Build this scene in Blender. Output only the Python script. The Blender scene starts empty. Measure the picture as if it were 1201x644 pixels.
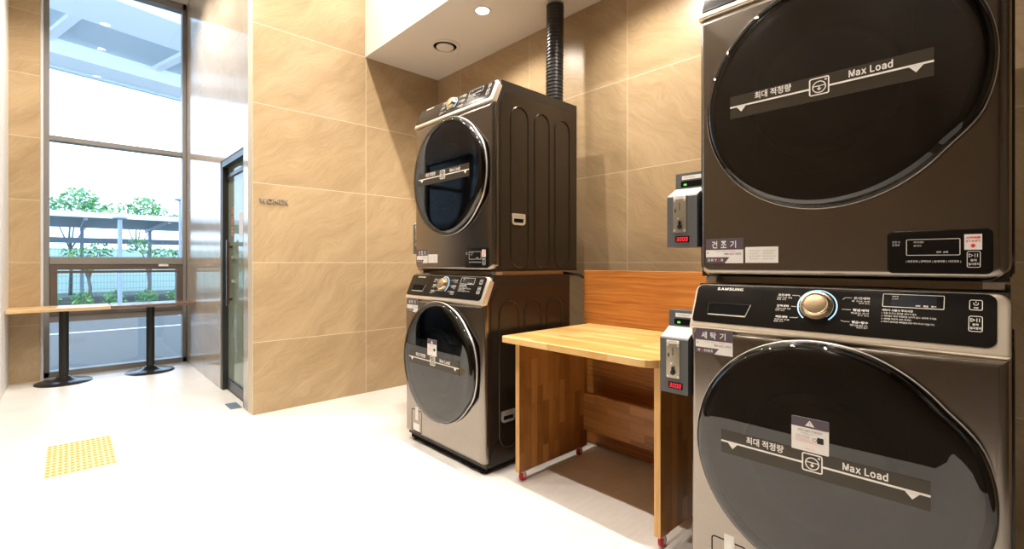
import bpy, bmesh, math, random
from mathutils import Vector, Matrix
random.seed(7)
scn = bpy.context.scene
COL = scn.collection
PI = math.pi

# ------------------------------------------------------------------ materials
MATS = {}
def newmat(name):
    m = bpy.data.materials.new(name); m.use_nodes = True
    nt = m.node_tree
    b = nt.nodes['Principled BSDF']
    return m, nt, b
def pm(name, col, rough=.5, metal=0., ior=1.5, emit=None, estr=0., coat=0., spec=None):
    if name in MATS: return MATS[name]
    m, nt, b = newmat(name)
    b.inputs['Base Color'].default_value = (*col, 1)
    b.inputs['Roughness'].default_value = rough
    b.inputs['Metallic'].default_value = metal
    b.inputs['IOR'].default_value = ior
    b.inputs['Coat Weight'].default_value = coat
    b.inputs['Coat Roughness'].default_value = .05
    if spec is not None: b.inputs['Specular IOR Level'].default_value = spec
    if emit:
        b.inputs['Emission Color'].default_value = (*emit, 1)
        b.inputs['Emission Strength'].default_value = estr
    MATS[name] = m
    return m
def N(nt, typ, **kw):
    n = nt.nodes.new(typ)
    for k, v in kw.items(): setattr(n, k, v)
    return n
def math_n(nt, op, a, b=None):
    n = N(nt, 'ShaderNodeMath', operation=op)
    for i, v in enumerate((a, b)):
        if v is None: continue
        if isinstance(v, (int, float)): n.inputs[i].default_value = v
        else: nt.links.new(v, n.inputs[i])
    return n.outputs[0]
def mixc(nt, fac, a, b, typ='MIX'):
    n = N(nt, 'ShaderNodeMix', data_type='RGBA', blend_type=typ)
    for sock, v in ((n.inputs[0], fac), (n.inputs[6], a), (n.inputs[7], b)):
        if isinstance(v, (int, float)): sock.default_value = v
        elif isinstance(v, tuple): sock.default_value = (*v, 1)
        else: nt.links.new(v, sock)
    return n.outputs[2]
def coords(nt, which='Object'):
    tc = N(nt, 'ShaderNodeTexCoord')
    s = N(nt, 'ShaderNodeSeparateXYZ'); nt.links.new(tc.outputs[which], s.inputs[0])
    return s.outputs
def comb(nt, x, y, z=0.):
    c = N(nt, 'ShaderNodeCombineXYZ')
    for i, v in enumerate((x, y, z)):
        if isinstance(v, (int, float)): c.inputs[i].default_value = v
        else: nt.links.new(v, c.inputs[i])
    return c.outputs[0]
def ramp(nt, fac, stops):
    r = N(nt, 'ShaderNodeValToRGB')
    e = r.color_ramp.elements
    while len(e) < len(stops): e.new(.5)
    for el, (p, c) in zip(e, stops): el.position = p; el.color = (*c, 1)
    nt.links.new(fac, r.inputs[0])
    return r.outputs[0]
def noise(nt, vec, scale, detail=4, rough=.5, dist=0.):
    n = N(nt, 'ShaderNodeTexNoise')
    n.inputs['Scale'].default_value = scale; n.inputs['Detail'].default_value = detail
    n.inputs['Roughness'].default_value = rough; n.inputs['Distortion'].default_value = dist
    nt.links.new(vec, n.inputs['Vector'])
    return n.outputs['Fac']

def tile_mat(name, ua, u0, uw, v0=1.142, vh=.6, c_dark=(.335, .230, .122), c_light=(.505, .372, .222),
             grout=(.70, .61, .47), rough=.22, gw=.0035, axes=None):
    """large stone-look tiles: one horizontal axis ua (0 = X, 1 = Y), rows along Z"""
    m, nt, b = newmat(name)
    xyz = coords(nt)
    U = xyz[ua]; V = xyz[2]
    u = math_n(nt, 'DIVIDE', math_n(nt, 'SUBTRACT', U, u0), uw)
    v = math_n(nt, 'DIVIDE', math_n(nt, 'SUBTRACT', V, v0), vh)
    iu = math_n(nt, 'FLOOR', u); iv = math_n(nt, 'FLOOR', v)
    fu = math_n(nt, 'FRACT', u); fv = math_n(nt, 'FRACT', v)
    def edge(f, w):
        a = math_n(nt, 'MINIMUM', f, math_n(nt, 'SUBTRACT', 1., f))
        return math_n(nt, 'MULTIPLY', a, w)
    ed = math_n(nt, 'MINIMUM', edge(fu, uw), edge(fv, vh))
    isg = math_n(nt, 'LESS_THAN', ed, gw * .5)
    wn = N(nt, 'ShaderNodeTexWhiteNoise', noise_dimensions='2D')
    nt.links.new(comb(nt, iu, iv), wn.inputs['Vector'])
    r = wn.outputs['Value']; rc = N(nt, 'ShaderNodeSeparateColor'); nt.links.new(wn.outputs['Color'], rc.inputs[0])
    ou = math_n(nt, 'ADD', U, math_n(nt, 'MULTIPLY', rc.outputs[0], 37.))
    ov = math_n(nt, 'ADD', V, math_n(nt, 'MULTIPLY', rc.outputs[1], 23.))
    # flowing diagonal veins
    diag = math_n(nt, 'ADD', math_n(nt, 'MULTIPLY', ou, .75), math_n(nt, 'MULTIPLY', ov, -1.0))
    alon = math_n(nt, 'ADD', math_n(nt, 'MULTIPLY', ou, 1.0), math_n(nt, 'MULTIPLY', ov, .75))
    big = noise(nt, comb(nt, ou, ov), 1.6, 3, .5)
    dv = math_n(nt, 'ADD', math_n(nt, 'MULTIPLY', diag, 5.), math_n(nt, 'MULTIPLY', big, 3.2))
    veins = noise(nt, comb(nt, dv, math_n(nt, 'MULTIPLY', alon, 1.1)), .8, 5, .62, .25)
    fine = noise(nt, comb(nt, math_n(nt, 'MULTIPLY', dv, 5.), math_n(nt, 'MULTIPLY', alon, 1.6)), 2.4, 8, .78)
    grain = noise(nt, comb(nt, ou, ov), 260., 2, .6)
    f = math_n(nt, 'ADD', math_n(nt, 'MULTIPLY', veins, .45), math_n(nt, 'MULTIPLY', fine, .45))
    f = math_n(nt, 'ADD', f, math_n(nt, 'MULTIPLY', math_n(nt, 'ADD', math_n(nt, 'MULTIPLY', grain, .5), math_n(nt, 'MULTIPLY', noise(nt, comb(nt, math_n(nt, 'MULTIPLY', dv, 9.), math_n(nt, 'MULTIPLY', alon, 14.)), 2., 4, .75), .5)), .22))
    f = math_n(nt, 'ADD', f, math_n(nt, 'MULTIPLY', math_n(nt, 'SUBTRACT', r, .5), .07))
    cm = tuple((a + c) / 2 for a, c in zip(c_dark, c_light))
    c = ramp(nt, f, [(.36, c_dark), (.51, cm), (.64, c_light), (.8, tuple(min(1, x * 1.06) for x in c_light))])
    c = mixc(nt, isg, c, grout)
    nt.links.new(c, b.inputs['Base Color'])
    rr_ = math_n(nt, 'ADD', math_n(nt, 'MULTIPLY', fine, .12), rough - .05)
    nt.links.new(math_n(nt, 'ADD', rr_, math_n(nt, 'MULTIPLY', isg, .4)), b.inputs['Roughness'])
    bp = N(nt, 'ShaderNodeBump'); bp.inputs['Strength'].default_value = .12; bp.inputs['Distance'].default_value = .002
    nt.links.new(math_n(nt, 'SUBTRACT', f, math_n(nt, 'MULTIPLY', isg, .5)), bp.inputs['Height'])
    nt.links.new(bp.outputs[0], b.inputs['Normal'])
    return m

def floor_mat():
    m, nt, b = newmat('floor_tile')
    x, y, z = coords(nt)
    def edge(c, o):
        f = math_n(nt, 'FRACT', math_n(nt, 'DIVIDE', math_n(nt, 'SUBTRACT', c, o), .6))
        return math_n(nt, 'MULTIPLY', math_n(nt, 'MINIMUM', f, math_n(nt, 'SUBTRACT', 1., f)), .6)
    ed = math_n(nt, 'MINIMUM', edge(x, .208), edge(y, 3.5))
    isg = math_n(nt, 'LESS_THAN', ed, .0014)
    n1 = noise(nt, comb(nt, x, y), 2.2, 6, .6, .8)
    n2 = noise(nt, comb(nt, math_n(nt, 'MULTIPLY', x, 3.), math_n(nt, 'MULTIPLY', y, 11.)), 3., 4, .6)
    f = math_n(nt, 'ADD', math_n(nt, 'MULTIPLY', n1, .6), math_n(nt, 'MULTIPLY', n2, .4))
    c = ramp(nt, f, [(.35, (.69, .66, .63)), (.6, (.78, .76, .74))])
    c = mixc(nt, isg, c, (.66, .63, .60))
    nt.links.new(c, b.inputs['Base Color'])
    b.inputs['Roughness'].default_value = .38
    return m

def block_mat(name, ax, ay, ca, cb, cc, bw=.22, bh=.045, rough=.38):
    """finger-jointed staves: long axis ax, across axis ay"""
    m, nt, b = newmat(name)
    o = coords(nt)
    v = comb(nt, o[ax], o[ay])
    br = N(nt, 'ShaderNodeTexBrick'); br.offset = .37; br.offset_frequency = 2; br.squash = 1.
    br.inputs['Color1'].default_value = (0, 0, 0, 1); br.inputs['Color2'].default_value = (1, 1, 1, 1)
    br.inputs['Mortar'].default_value = (.3, .3, .3, 1); br.inputs['Scale'].default_value = 1.
    br.inputs['Mortar Size'].default_value = .0006; br.inputs['Bias'].default_value = 0.
    br.inputs['Brick Width'].default_value = bw; br.inputs['Row Height'].default_value = bh
    nt.links.new(v, br.inputs['Vector'])
    sc = N(nt, 'ShaderNodeSeparateColor'); nt.links.new(br.outputs['Color'], sc.inputs[0])
    off = math_n(nt, 'MULTIPLY', sc.outputs[0], 13.)
    g = noise(nt, comb(nt, math_n(nt, 'MULTIPLY', o[ax], 3.), math_n(nt, 'ADD', math_n(nt, 'MULTIPLY', o[ay], 42.), off), off), 1.6, 5, .65, .5)
    big = noise(nt, comb(nt, o[ax], o[ay], 3.), 3.5, 3, .5)
    f = math_n(nt, 'ADD', math_n(nt, 'MULTIPLY', sc.outputs[0], .34), math_n(nt, 'MULTIPLY', g, .46))
    f = math_n(nt, 'ADD', f, math_n(nt, 'MULTIPLY', big, .2))
    c = ramp(nt, f, [(.2, ca), (.48, cb), (.8, cc)])
    nt.links.new(c, b.inputs['Base Color'])
    b.inputs['Roughness'].default_value = rough
    return m

def grain_mat(name, al, ac, ca, cb, rough=.4, cs=55., ls=1.8):
    m, nt, b = newmat(name)
    o = coords(nt)
    w = noise(nt, comb(nt, o[al], o[ac]), 2.5, 3, .5)
    v = comb(nt, math_n(nt, 'MULTIPLY', o[al], ls), math_n(nt, 'ADD', math_n(nt, 'MULTIPLY', o[ac], cs), math_n(nt, 'MULTIPLY', w, 2.2)))
    g = noise(nt, v, 1.2, 5, .6, .3)
    c = ramp(nt, g, [(.33, ca), (.62, cb)])
    nt.links.new(c, b.inputs['Base Color'])
    b.inputs['Roughness'].default_value = rough
    return m

def brushed(name, col, rough=.27, al=1, ac=2, var=.10):
    m, nt, b = newmat(name)
    o = coords(nt)
    g = noise(nt, comb(nt, math_n(nt, 'MULTIPLY', o[al], 9.), math_n(nt, 'MULTIPLY', o[ac], 300.)), 1.5, 2, .5)
    h = noise(nt, comb(nt, math_n(nt, 'MULTIPLY', o[al], 260.), math_n(nt, 'MULTIPLY', o[ac], 9.)), 1.5, 2, .5)
    f = math_n(nt, 'ADD', math_n(nt, 'MULTIPLY', g, .72), math_n(nt, 'MULTIPLY', h, .28))
    lo = tuple(c * (1 - var) for c in col); hi = tuple(c * (1 + var) for c in col)
    nt.links.new(ramp(nt, f, [(.3, lo), (.7, hi)]), b.inputs['Base Color'])
    b.inputs['Metallic'].default_value = 1.
    nt.links.new(math_n(nt, 'ADD', math_n(nt, 'MULTIPLY', f, .05), rough - .025), b.inputs['Roughness'])
    return m

def glass_mat(name, tint=(1, 1, 1), refl_ior=1.5, rough=0.):
    m, nt, b = newmat(name)
    out = nt.nodes['Material Output']; nt.nodes.remove(b)
    tr = N(nt, 'ShaderNodeBsdfTransparent'); tr.inputs[0].default_value = (*tint, 1)
    gl = N(nt, 'ShaderNodeBsdfGlossy'); gl.inputs['Roughness'].default_value = rough
    fr = N(nt, 'ShaderNodeFresnel'); fr.inputs[0].default_value = refl_ior
    mx = N(nt, 'ShaderNodeMixShader')
    nt.links.new(fr.outputs[0], mx.inputs[0]); nt.links.new(tr.outputs[0], mx.inputs[1]); nt.links.new(gl.outputs[0], mx.inputs[2])
    nt.links.new(mx.outputs[0], out.inputs[0])
    return m

M_white = pm('white_print', (.82, .79, .74), .5)
M_whitesoft = pm('white_paper', (.80, .77, .74), .55)
M_violet = pm('sticker_violet_grey', (.085, .065, .085), .5)
M_red = pm('red_print', (.75, .03, .035), .5)
M_inkgrey = pm('grey_ink', (.22, .20, .20), .6)
M_black = pm('black_plastic', (.012, .012, .013), .35)
M_blackgloss = pm('black_gloss_panel', (.010, .0085, .0075), .2, ior=1.28)
M_dark = pm('dark_gap', (.006, .006, .006), .85, ior=1.15)
M_band = pm('load_band_film', (.040, .032, .020), .3)
M_chrome = pm('champagne_chrome', (.78, .69, .57), .28, .65)
M_knob = pm('dial_champagne_metal', (.78, .64, .46), .2, 1.)
M_dialface = pm('dial_face_gold_brown', (.34, .25, .15), .42, .7)
M_silver = pm('silver_metal', (.72, .68, .62), .28, .6)
M_satin = pm('satin_steel', (.50, .48, .45), .35, 1.)
M_steel = brushed('brushed_dark_steel', (.31, .278, .246), .22)
M_side = pm('dark_brown_enamel', (.030, .0215, .0145), .24, .3)
M_cabinet = pm('cabinet_black_brown', (.022, .017, .013), .35, .2)
M_doorglass = glass_mat('tinted_door_glass', (.14, .14, .14), 1.9, .012)
M_rim = pm('door_rim_black', (.010, .010, .012), .34, ior=1.4)
M_bowl = pm('door_bowl_grey', (.10, .10, .11), .3)
M_ring = pm('blue_light_ring', (.3, .5, .7), .3, emit=(.45, .75, 1.), estr=.75)
M_coin = pm('coin_box_grey', (.088, .092, .096), .5)
M_coinlid = pm('coin_box_lid_grey', (.42, .43, .44), .4)
M_plate = pm('coin_plate_steel', (.42, .37, .29), .35, .7)
M_led = pm('red_led', (.6, .02, .03), .4, emit=(1., .04, .06), estr=.9)
M_green = pm('green_led', (.05, .5, .05), .4, emit=(.2, 1., .1), estr=.6)
M_duct = pm('duct_black_foil', (.022, .022, .022), .38)
M_paint = pm('white_paint', (.80, .775, .74), .55)
M_soffitm = pm('soffit_white', (.86, .82, .77), .4)
M_wframe = pm('window_frame_grey_brown', (.25, .24, .235), .35)
M_wframe_l = pm('window_frame_light', (.66, .66, .68), .4)
M_darkframe = pm('dark_bronze_frame', (.028, .027, .027), .35)
M_glass = glass_mat('clear_glass', (.93, .97, .98))
def film_glass():
    m, nt, b = newmat('green_film_glass')
    out = nt.nodes['Material Output']
    b.inputs['Base Color'].default_value = (.36, .43, .36, 1); b.inputs['Roughness'].default_value = .02
    tr = N(nt, 'ShaderNodeBsdfTransparent'); tr.inputs[0].default_value = (.7, .8, .7, 1)
    mx = N(nt, 'ShaderNodeMixShader'); mx.inputs[0].default_value = .68
    nt.links.new(tr.outputs[0], mx.inputs[1]); nt.links.new(b.outputs[0], mx.inputs[2]); nt.links.new(mx.outputs[0], out.inputs[0])
    return m
M_doorgl = film_glass()
M_tabletop1 = grain_mat('honey_laminate', 0, 1, (.62, .40, .19), (.74, .52, .28), .3, 40)
M_tabletop2 = grain_mat('walnut_laminate', 0, 1, (.15, .095, .07), (.24, .16, .12), .2, 40)
M_blackmetal = pm('black_powder_coat', (.012, .012, .013), .3)
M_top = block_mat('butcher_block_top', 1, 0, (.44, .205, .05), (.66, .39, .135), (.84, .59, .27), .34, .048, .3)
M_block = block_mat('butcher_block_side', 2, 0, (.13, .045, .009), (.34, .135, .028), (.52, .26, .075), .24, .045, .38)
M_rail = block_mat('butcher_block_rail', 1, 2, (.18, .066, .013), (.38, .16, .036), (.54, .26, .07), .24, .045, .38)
M_sapele = grain_mat('sapele_veneer', 1, 2, (.30, .095, .018), (.50, .20, .042), .42, 62)
M_redwheel = pm('red_caster_tyre', (.55, .015, .015), .4)
M_zinc = pm('zinc_plate', (.62, .60, .57), .3, 1.)
M_yellow = pm('tactile_yellow', (.60, .33, .05), .5)
M_tact = pm('tactile_base', (.70, .55, .32), .55)
M_orange = pm('orange_vinyl', (.85, .22, .02), .5)
M_wood_d = pm('dark_wood_grip', (.12, .045, .015), .4)
M_lens = pm('downlight_lens', (1, 1, 1), .4, emit=(1., .90, .76), estr=30.)
M_asphalt = pm('asphalt', (.125, .125, .125), .9)
M_line = pm('road_paint', (.8, .8, .8), .8)
M_pave = pm('paving_concrete', (.5, .5, .5), .9)
M_leaf = [pm('leaf_green_a', (.17, .36, .14), .6), pm('leaf_green_b', (.25, .45, .12), .6), pm('leaf_green_c', (.11, .28, .14), .6)]
M_bark = pm('bark', (.20, .17, .15), .9)
M_cport = pm('carport_blue_grey', (.42, .47, .56), .5)
M_fence = pm('fence_green', (.25, .50, .42), .6)
M_screen = pm('pale_green_screen', (.66, .84, .76), .7)
M_canopy = pm('canopy_pale', (.88, .90, .90), .6)
M_canopy_d = pm('canopy_panel_grey', (.55, .63, .68), .6)
M_wallw = tile_mat('stone_tile_machine_wall', 1, 1.733, .9, rough=.33)
M_walle = tile_mat('stone_tile_end_wall', 0, 1.008, .9)
M_wallc = tile_mat('stone_tile_corridor', 1, 4.15, .765, grout=(.42, .36, .29), rough=.10, gw=.003, c_dark=(.42, .345, .26), c_light=(.56, .48, .385))
M_pier = tile_mat('stone_tile_pier', 0, -.95, .9)
M_wallo = tile_mat('dark_stone_tile', 1, .4, .9, c_dark=(.062, .045, .029), c_light=(.105, .077, .050), grout=(.16, .12, .08), rough=.25)
M_floor = floor_mat()
M_blackglass = pm('black_glass_partition', (.010, .010, .011), .08)

# ------------------------------------------------------------------ mesh helpers
def tag(o, label=None, cat=None, group=None, kind=None):
    if label: o['label'] = label
    if cat: o['category'] = cat
    if group: o['group'] = group
    if kind: o['kind'] = kind
    return o
def obj(name, bm, mats, parent=None, smooth=False, auto=None, label=None):
    me = bpy.data.meshes.new(name)
    bm.normal_update()
    bm.to_mesh(me); bm.free()
    if not isinstance(mats, (list, tuple)): mats = [mats]
    for m in mats: me.materials.append(m)
    if smooth or auto:
        for p in me.polygons: p.use_smooth = True
    if auto: me.set_sharp_from_angle(angle=math.radians(auto))
    o = bpy.data.objects.new(name, me); COL.objects.link(o)
    if parent: o.parent = parent
    if label: o['label'] = label
    return o
def empty(name, loc, label, cat, group=None):
    o = bpy.data.objects.new(name, None); COL.objects.link(o)
    o.empty_display_size = .1; o.location = loc
    return tag(o, label, cat, group)
def struct(name, bm, mats, parent=None, **k):
    o = obj(name, bm, mats, parent, **k)
    if not parent: o['kind'] = 'structure'
    return o
def B(): return bmesh.new()
def box(bm, x0, x1, y0, y1, z0, z1, mi=0, bev=0., seg=2):
    vs = [bm.verts.new((x, y, z)) for x in (x0, x1) for y in (y0, y1) for z in (z0, z1)]
    idx = [(0, 1, 3, 2), (4, 6, 7, 5), (0, 4, 5, 1), (2, 3, 7, 6), (0, 2, 6, 4), (1, 5, 7, 3)]
    fs = [bm.faces.new([vs[i] for i in f]) for f in idx]
    for f in fs: f.material_index = mi
    if bev:
        es = list({e for f in fs for e in f.edges})
        r = bmesh.ops.bevel(bm, geom=es, offset=bev, segments=seg, affect='EDGES', profile=.5)
        for f in r['faces']: f.material_index = mi
    return fs
# frames map (a right, b up, n outward) to space
def fr_front(x0): return lambda a, b, n: Vector((x0 - n, -a, b))
def fr_right(y0): return lambda a, b, n: Vector((a, y0 - n, b))          # faces -Y
def fr_left(y0): return lambda a, b, n: Vector((-a, y0 + n, b))          # faces +Y
def fr_top(z0): return lambda a, b, n: Vector((a, b, z0 + n))
def fr_slant(xb, zb, xt, zt):
    L = math.hypot(xt - xb, zt - zb); vx = (xt - xb) / L; vz = (zt - zb) / L
    f = lambda a, v, n: Vector((xb + v * vx - n * vz, -a, zb + v * vz + n * vx))
    f.L = L
    return f
def rr(a0, a1, b0, b1, r, n=6, ins=0.):
    """rounded rectangle outline, counter-clockwise; r may be (bl, br, tr, tl)"""
    if not isinstance(r, tuple): r = (r,) * 4
    a0 += ins; a1 -= ins; b0 += ins; b1 -= ins
    P = []
    for (ca, cb, t0), q in zip(((a0, b0, PI), (a1, b0, 1.5 * PI), (a1, b1, 0), (a0, b1, .5 * PI)), r):
        q = max(q - ins, .0002)
        sa = 1 if ca == a0 else -1; sb = 1 if cb == b0 else -1
        for i in range(n + 1):
            t = t0 + .5 * PI * i / n
            P.append((ca + sa * q + q * math.cos(t), cb + sb * q + q * math.sin(t)))
    return P
def loops(bm, fr, rings, cap0=True, cap1=True, mi=0, close=True):
    """rings: list of (outline pts, n); skins them in order"""
    L = [[bm.verts.new(fr(a, b, n)) for a, b in pts] for pts, n in rings]
    k = len(L[0]); F = []
    for A, C in zip(L, L[1:]):
        for i in range(k if close else k - 1):
            j = (i + 1) % k
            F.append(bm.faces.new((A[i], A[j], C[j], C[i])))
    if cap0: F.append(bm.faces.new(L[0][::-1]))
    if cap1: F.append(bm.faces.new(L[-1]))
    for f in F: f.material_index = mi
    return L
def plate(bm, fr, a0, a1, b0, b1, r=.0005, n0=0., n1=.001, bev=0., mi=0, n=5):
    rg = [(rr(a0, a1, b0, b1, r, n), n0), (rr(a0, a1, b0, b1, r, n), n1 - bev)]
    if bev:
        for k in (1, 2, 3):
            t = .5 * PI * k / 3
            rg.append((rr(a0, a1, b0, b1, r, n, bev * (1 - math.cos(t))), n1 - bev + bev * math.sin(t)))
    loops(bm, fr, rg, mi=mi)
def frame2d(bm, fr, a0, a1, b0, b1, r, w, n0=0., n1=.001, mi=0, n=5):
    """rounded rectangular outline line of width w"""
    o = rr(a0, a1, b0, b1, r, n); i = rr(a0, a1, b0, b1, r, n, w)
    rg = [(i, n0), (o, n0), (o, n1), (i, n1), (i, n0)]
    loops(bm, fr, rg, cap0=False, cap1=False, mi=mi)
def poly(bm, fr, pts, n0=0., n1=.001, mi=0):
    loops(bm, fr, [(pts, n0), (pts, n1)], mi=mi)
def disc_pts(ca, cb, r, n=24, t0=0., t1=2 * PI):
    return [(ca + r * math.cos(t0 + (t1 - t0) * i / n), cb + r * math.sin(t0 + (t1 - t0) * i / n)) for i in range(n)]
def lathe(bm, fr, ca, cb, prof, n=32, mi=0, cap0=False, cap1=True):
    loops(bm, fr, [(disc_pts(ca, cb, r, n), h) for r, h in prof], cap0=cap0, cap1=cap1, mi=mi)
def arc2d(bm, fr, ca, cb, r, w, t0, t1, n0, n1, seg=40, mi=0):
    P = []
    for i in range(seg + 1):
        t = t0 + (t1 - t0) * i / seg
        c, s = math.cos(t), math.sin(t)
        P.append([bm.verts.new(fr(ca + q * c, cb + q * s, h)) for q, h in ((r - w / 2, n0), (r - w / 2, n1), (r + w / 2, n1), (r + w / 2, n0))])
    for A, C in zip(P, P[1:]):
        for i in range(3):
            f = bm.faces.new((A[i], A[i + 1], C[i + 1], C[i])); f.material_index = mi
def tube(bm, pts, r, n=10, mi=0, closed=False, cap=True):
    pts = [Vector(p) for p in pts]; k = len(pts); R = []
    prev = None
    for i, p in enumerate(pts):
        if closed: t = (pts[(i + 1) % k] - pts[i - 1])
        else: t = pts[min(i + 1, k - 1)] - pts[max(i - 1, 0)]
        t.normalize()
        if prev is None:
            up = Vector((0, 0, 1)) if abs(t.z) < .9 else Vector((1, 0, 0))
            x = t.cross(up).normalized()
        else:
            x = (prev - t * prev.dot(t)).normalized()
        prev = x; y = t.cross(x)
        rad = r[i] if isinstance(r, (list, tuple)) else r
        R.append([bm.verts.new(p + (x * math.cos(2 * PI * j / n) + y * math.sin(2 * PI * j / n)) * rad) for j in range(n)])
    m = k if closed else k - 1
    for i in range(m):
        A = R[i]; C = R[(i + 1) % k]
        for j in range(n):
            f = bm.faces.new((A[j], A[(j + 1) % n], C[(j + 1) % n], C[j])); f.material_index = mi
    if cap and not closed:
        bm.faces.new(R[0][::-1]).material_index = mi; bm.faces.new(R[-1]).material_index = mi
def seg2d(bm, fr, p, q, w, n0, n1, mi=0):
    dx, dy = q[0] - p[0], q[1] - p[1]; L = math.hypot(dx, dy); ox, oy = -dy / L * w / 2, dx / L * w / 2
    poly(bm, fr, [(p[0] - ox, p[1] - oy), (q[0] - ox, q[1] - oy), (q[0] + ox, q[1] + oy), (p[0] + ox, p[1] + oy)], n0, n1, mi)
TXT = {}
def text(bm, fr, s, a, b, h, n=.0012, align='L', width=None, bold=0., shear=0., mi=0):
    """lettering: baseline-left (or centre) at (a, b), h = letter height; width squeezes it to fit"""
    key = (s, bold, shear)
    if key not in TXT:
        cu = bpy.data.curves.new('lettering', 'FONT'); cu.body = s; cu.size = 1.; cu.offset = bold; cu.shear = shear
        cu.resolution_u = 3
        o = bpy.data.objects.new('lettering', cu); COL.objects.link(o)
        dg = bpy.context.evaluated_depsgraph_get(); dg.update()
        me = o.evaluated_get(dg).to_mesh()
        vs = [tuple(v.co) for v in me.vertices]; fs = [tuple(p.vertices) for p in me.polygons]
        o.evaluated_get(dg).to_mesh_clear()
        COL.objects.unlink(o); bpy.data.objects.remove(o); bpy.data.curves.remove(cu)
        TXT[key] = (vs, fs)
    vs, fs = TXT[key]
    if not vs: return
    x0 = min(v[0] for v in vs); x1 = max(v[0] for v in vs); y0 = min(v[1] for v in vs); y1 = max(v[1] for v in vs)
    sy = h / max(y1 - y0, 1e-6); sx = sy if width is None else width / max(x1 - x0, 1e-6)
    W = (x1 - x0) * sx
    off = a - (W / 2 if align == 'C' else W if align == 'R' else 0)
    V = [bm.verts.new(fr(off + (v[0] - x0) * sx, b + (v[1] - y0) * sy, n)) for v in vs]
    for f in fs:
        try: bm.faces.new([V[i] for i in f]).material_index = mi
        except ValueError: pass
def sans(bm, fr, s, a, b, h, n=.0012, align='L', width=None, bold=.02, mi=0, gap=.10, red=None):
    """Latin capitals in the plain sans face of the full-width forms, set with tight spacing"""
    text(B(), fr, chr(0xFF2D), 0, 0, 1., 0, bold=bold)
    M = TXT[(chr(0xFF2D), bold, 0.)][0]
    ym0 = min(v[1] for v in M); cap = max(v[1] for v in M) - ym0
    x = 0.; items = []
    for ch in s:
        if ch == ' ': x += .30; continue
        c = chr(ord(ch) + 0xFEE0)
        text(B(), fr, c, 0, 0, 1., 0, bold=bold)
        vs, fs = TXT[(c, bold, 0.)]
        x0 = min(v[0] for v in vs); x1 = max(v[0] for v in vs)
        items.append((vs, fs, x - x0)); x += x1 - x0 + gap
    x -= gap
    sy = h / cap; sx = sy if width is None else width / x
    off = a - (x * sx / 2 if align == 'C' else x * sx if align == 'R' else 0)
    for k, (vs, fs, dx) in enumerate(items):
        V = [bm.verts.new(fr(off + (v[0] + dx) * sx, b + (v[1] - ym0) * sy, n)) for v in vs]
        for f in fs:
            try: bm.faces.new([V[i] for i in f]).material_index = red[1] if red and k == red[0] else mi
            except ValueError: pass
def copy_tree(o, parent=None):
    c = o.copy(); COL.objects.link(c); c.parent = parent
    for ch in [k for k in ALLKIDS.get(o.name, [])]: copy_tree(ch, c)
    return c
ALLKIDS = {}
def index_kids():
    ALLKIDS.clear()
    for o in list(COL.objects):
        if o.parent: ALLKIDS.setdefault(o.parent.name, []).append(o)

# ------------------------------------------------------------------ room
XW, YE, XC, YG, XO, ZC = 2.664, 3.90, 1.008, 6.60, -.42, 4.12
YB = -1.6
b = B(); box(b, XO - .12, XW + .12, YB - .12, YG + .12, -.12, 0.); struct('floor', b, M_floor)
b = B(); box(b, XO - .12, XW + .12, YB - .12, YG + .12, ZC, ZC + .12); struct('ceiling', b, M_paint)
b = B(); box(b, XW, XW + .12, YB, YE + .12, 0, ZC); struct('wall_right', b, M_wallw)
b = B(); box(b, XC, XW, YE, YE + .12, 0, ZC); struct('wall_end', b, M_walle)
# corridor wall with the door opening
D0, D1, DZ = 4.15, 4.915, 2.05
b = B()
box(b, XC, XC + .12, YE + .12, D0, 0, ZC); box(b, XC, XC + .12, D1, YG + .12, 0, ZC); box(b, XC, XC + .12, D0, D1, DZ, ZC)
struct('wall_corridor', b, M_wallc)
b = B(); box(b, XO - .12, -.187, 6.45, YG + .12, 0, ZC); struct('wall_window', b, M_pier)
b = B(); box(b, XO - .12, XW, YB - .12, YB, 0, ZC); struct('wall_back', b, M_wallo)
# wall behind the camera side: white return, black glass shopfront, dark tile above
b = B()
box(b, XO - .12, XO + .025, 5.72, 6.45, 0, ZC, 0)
box(b, XO - .12, XO, 4.2, 5.72, 2.55, ZC, 1); box(b, XO - .12, XO, YB, 4.2, 0, ZC, 1)
box(b, XO - .12, XO - .02, 4.2, 5.66, 0, 2.55, 2)
struct('wall_left', b, [M_paint, M_wallo, M_blackglass])
b = B()
for y in (5.66, 4.2): box(b, XO - .03, XO + .01, y, y + .05, 0, 2.55)
box(b, XO - .03, XO + .01, 4.2, 5.66, 2.50, 2.55); box(b, XO - .03, XO + .012, 4.2, 5.66, 0, .10)
struct('trim_1', b, M_darkframe)
# dropped soffit over the machines
b = B(); box(b, 1.90, XW, YB, YE, 2.94, ZC, 0)
for f in b.faces: f.material_index = 1 if f.normal.z < -.5 else 0
b.normal_update()
for f in b.faces: f.material_index = 1 if f.normal.z < -.5 else 0
struct('ceiling_soffit', b, [M_paint, M_soffitm])
# room behind the glass door: pale tiled washroom
b = B()
box(b, XC + .12, 2.6, 6.05, 6.12, 0, 2.5, 0); box(b, 2.55, 2.62, 4.02, 6.12, 0, 2.5, 0); box(b, XC + .12, 2.6, 4.02, 6.12, 2.5, 2.56, 0)
struct('wall_washroom', b, pm('washroom_tile', (.62, .60, .55), .3))

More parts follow.
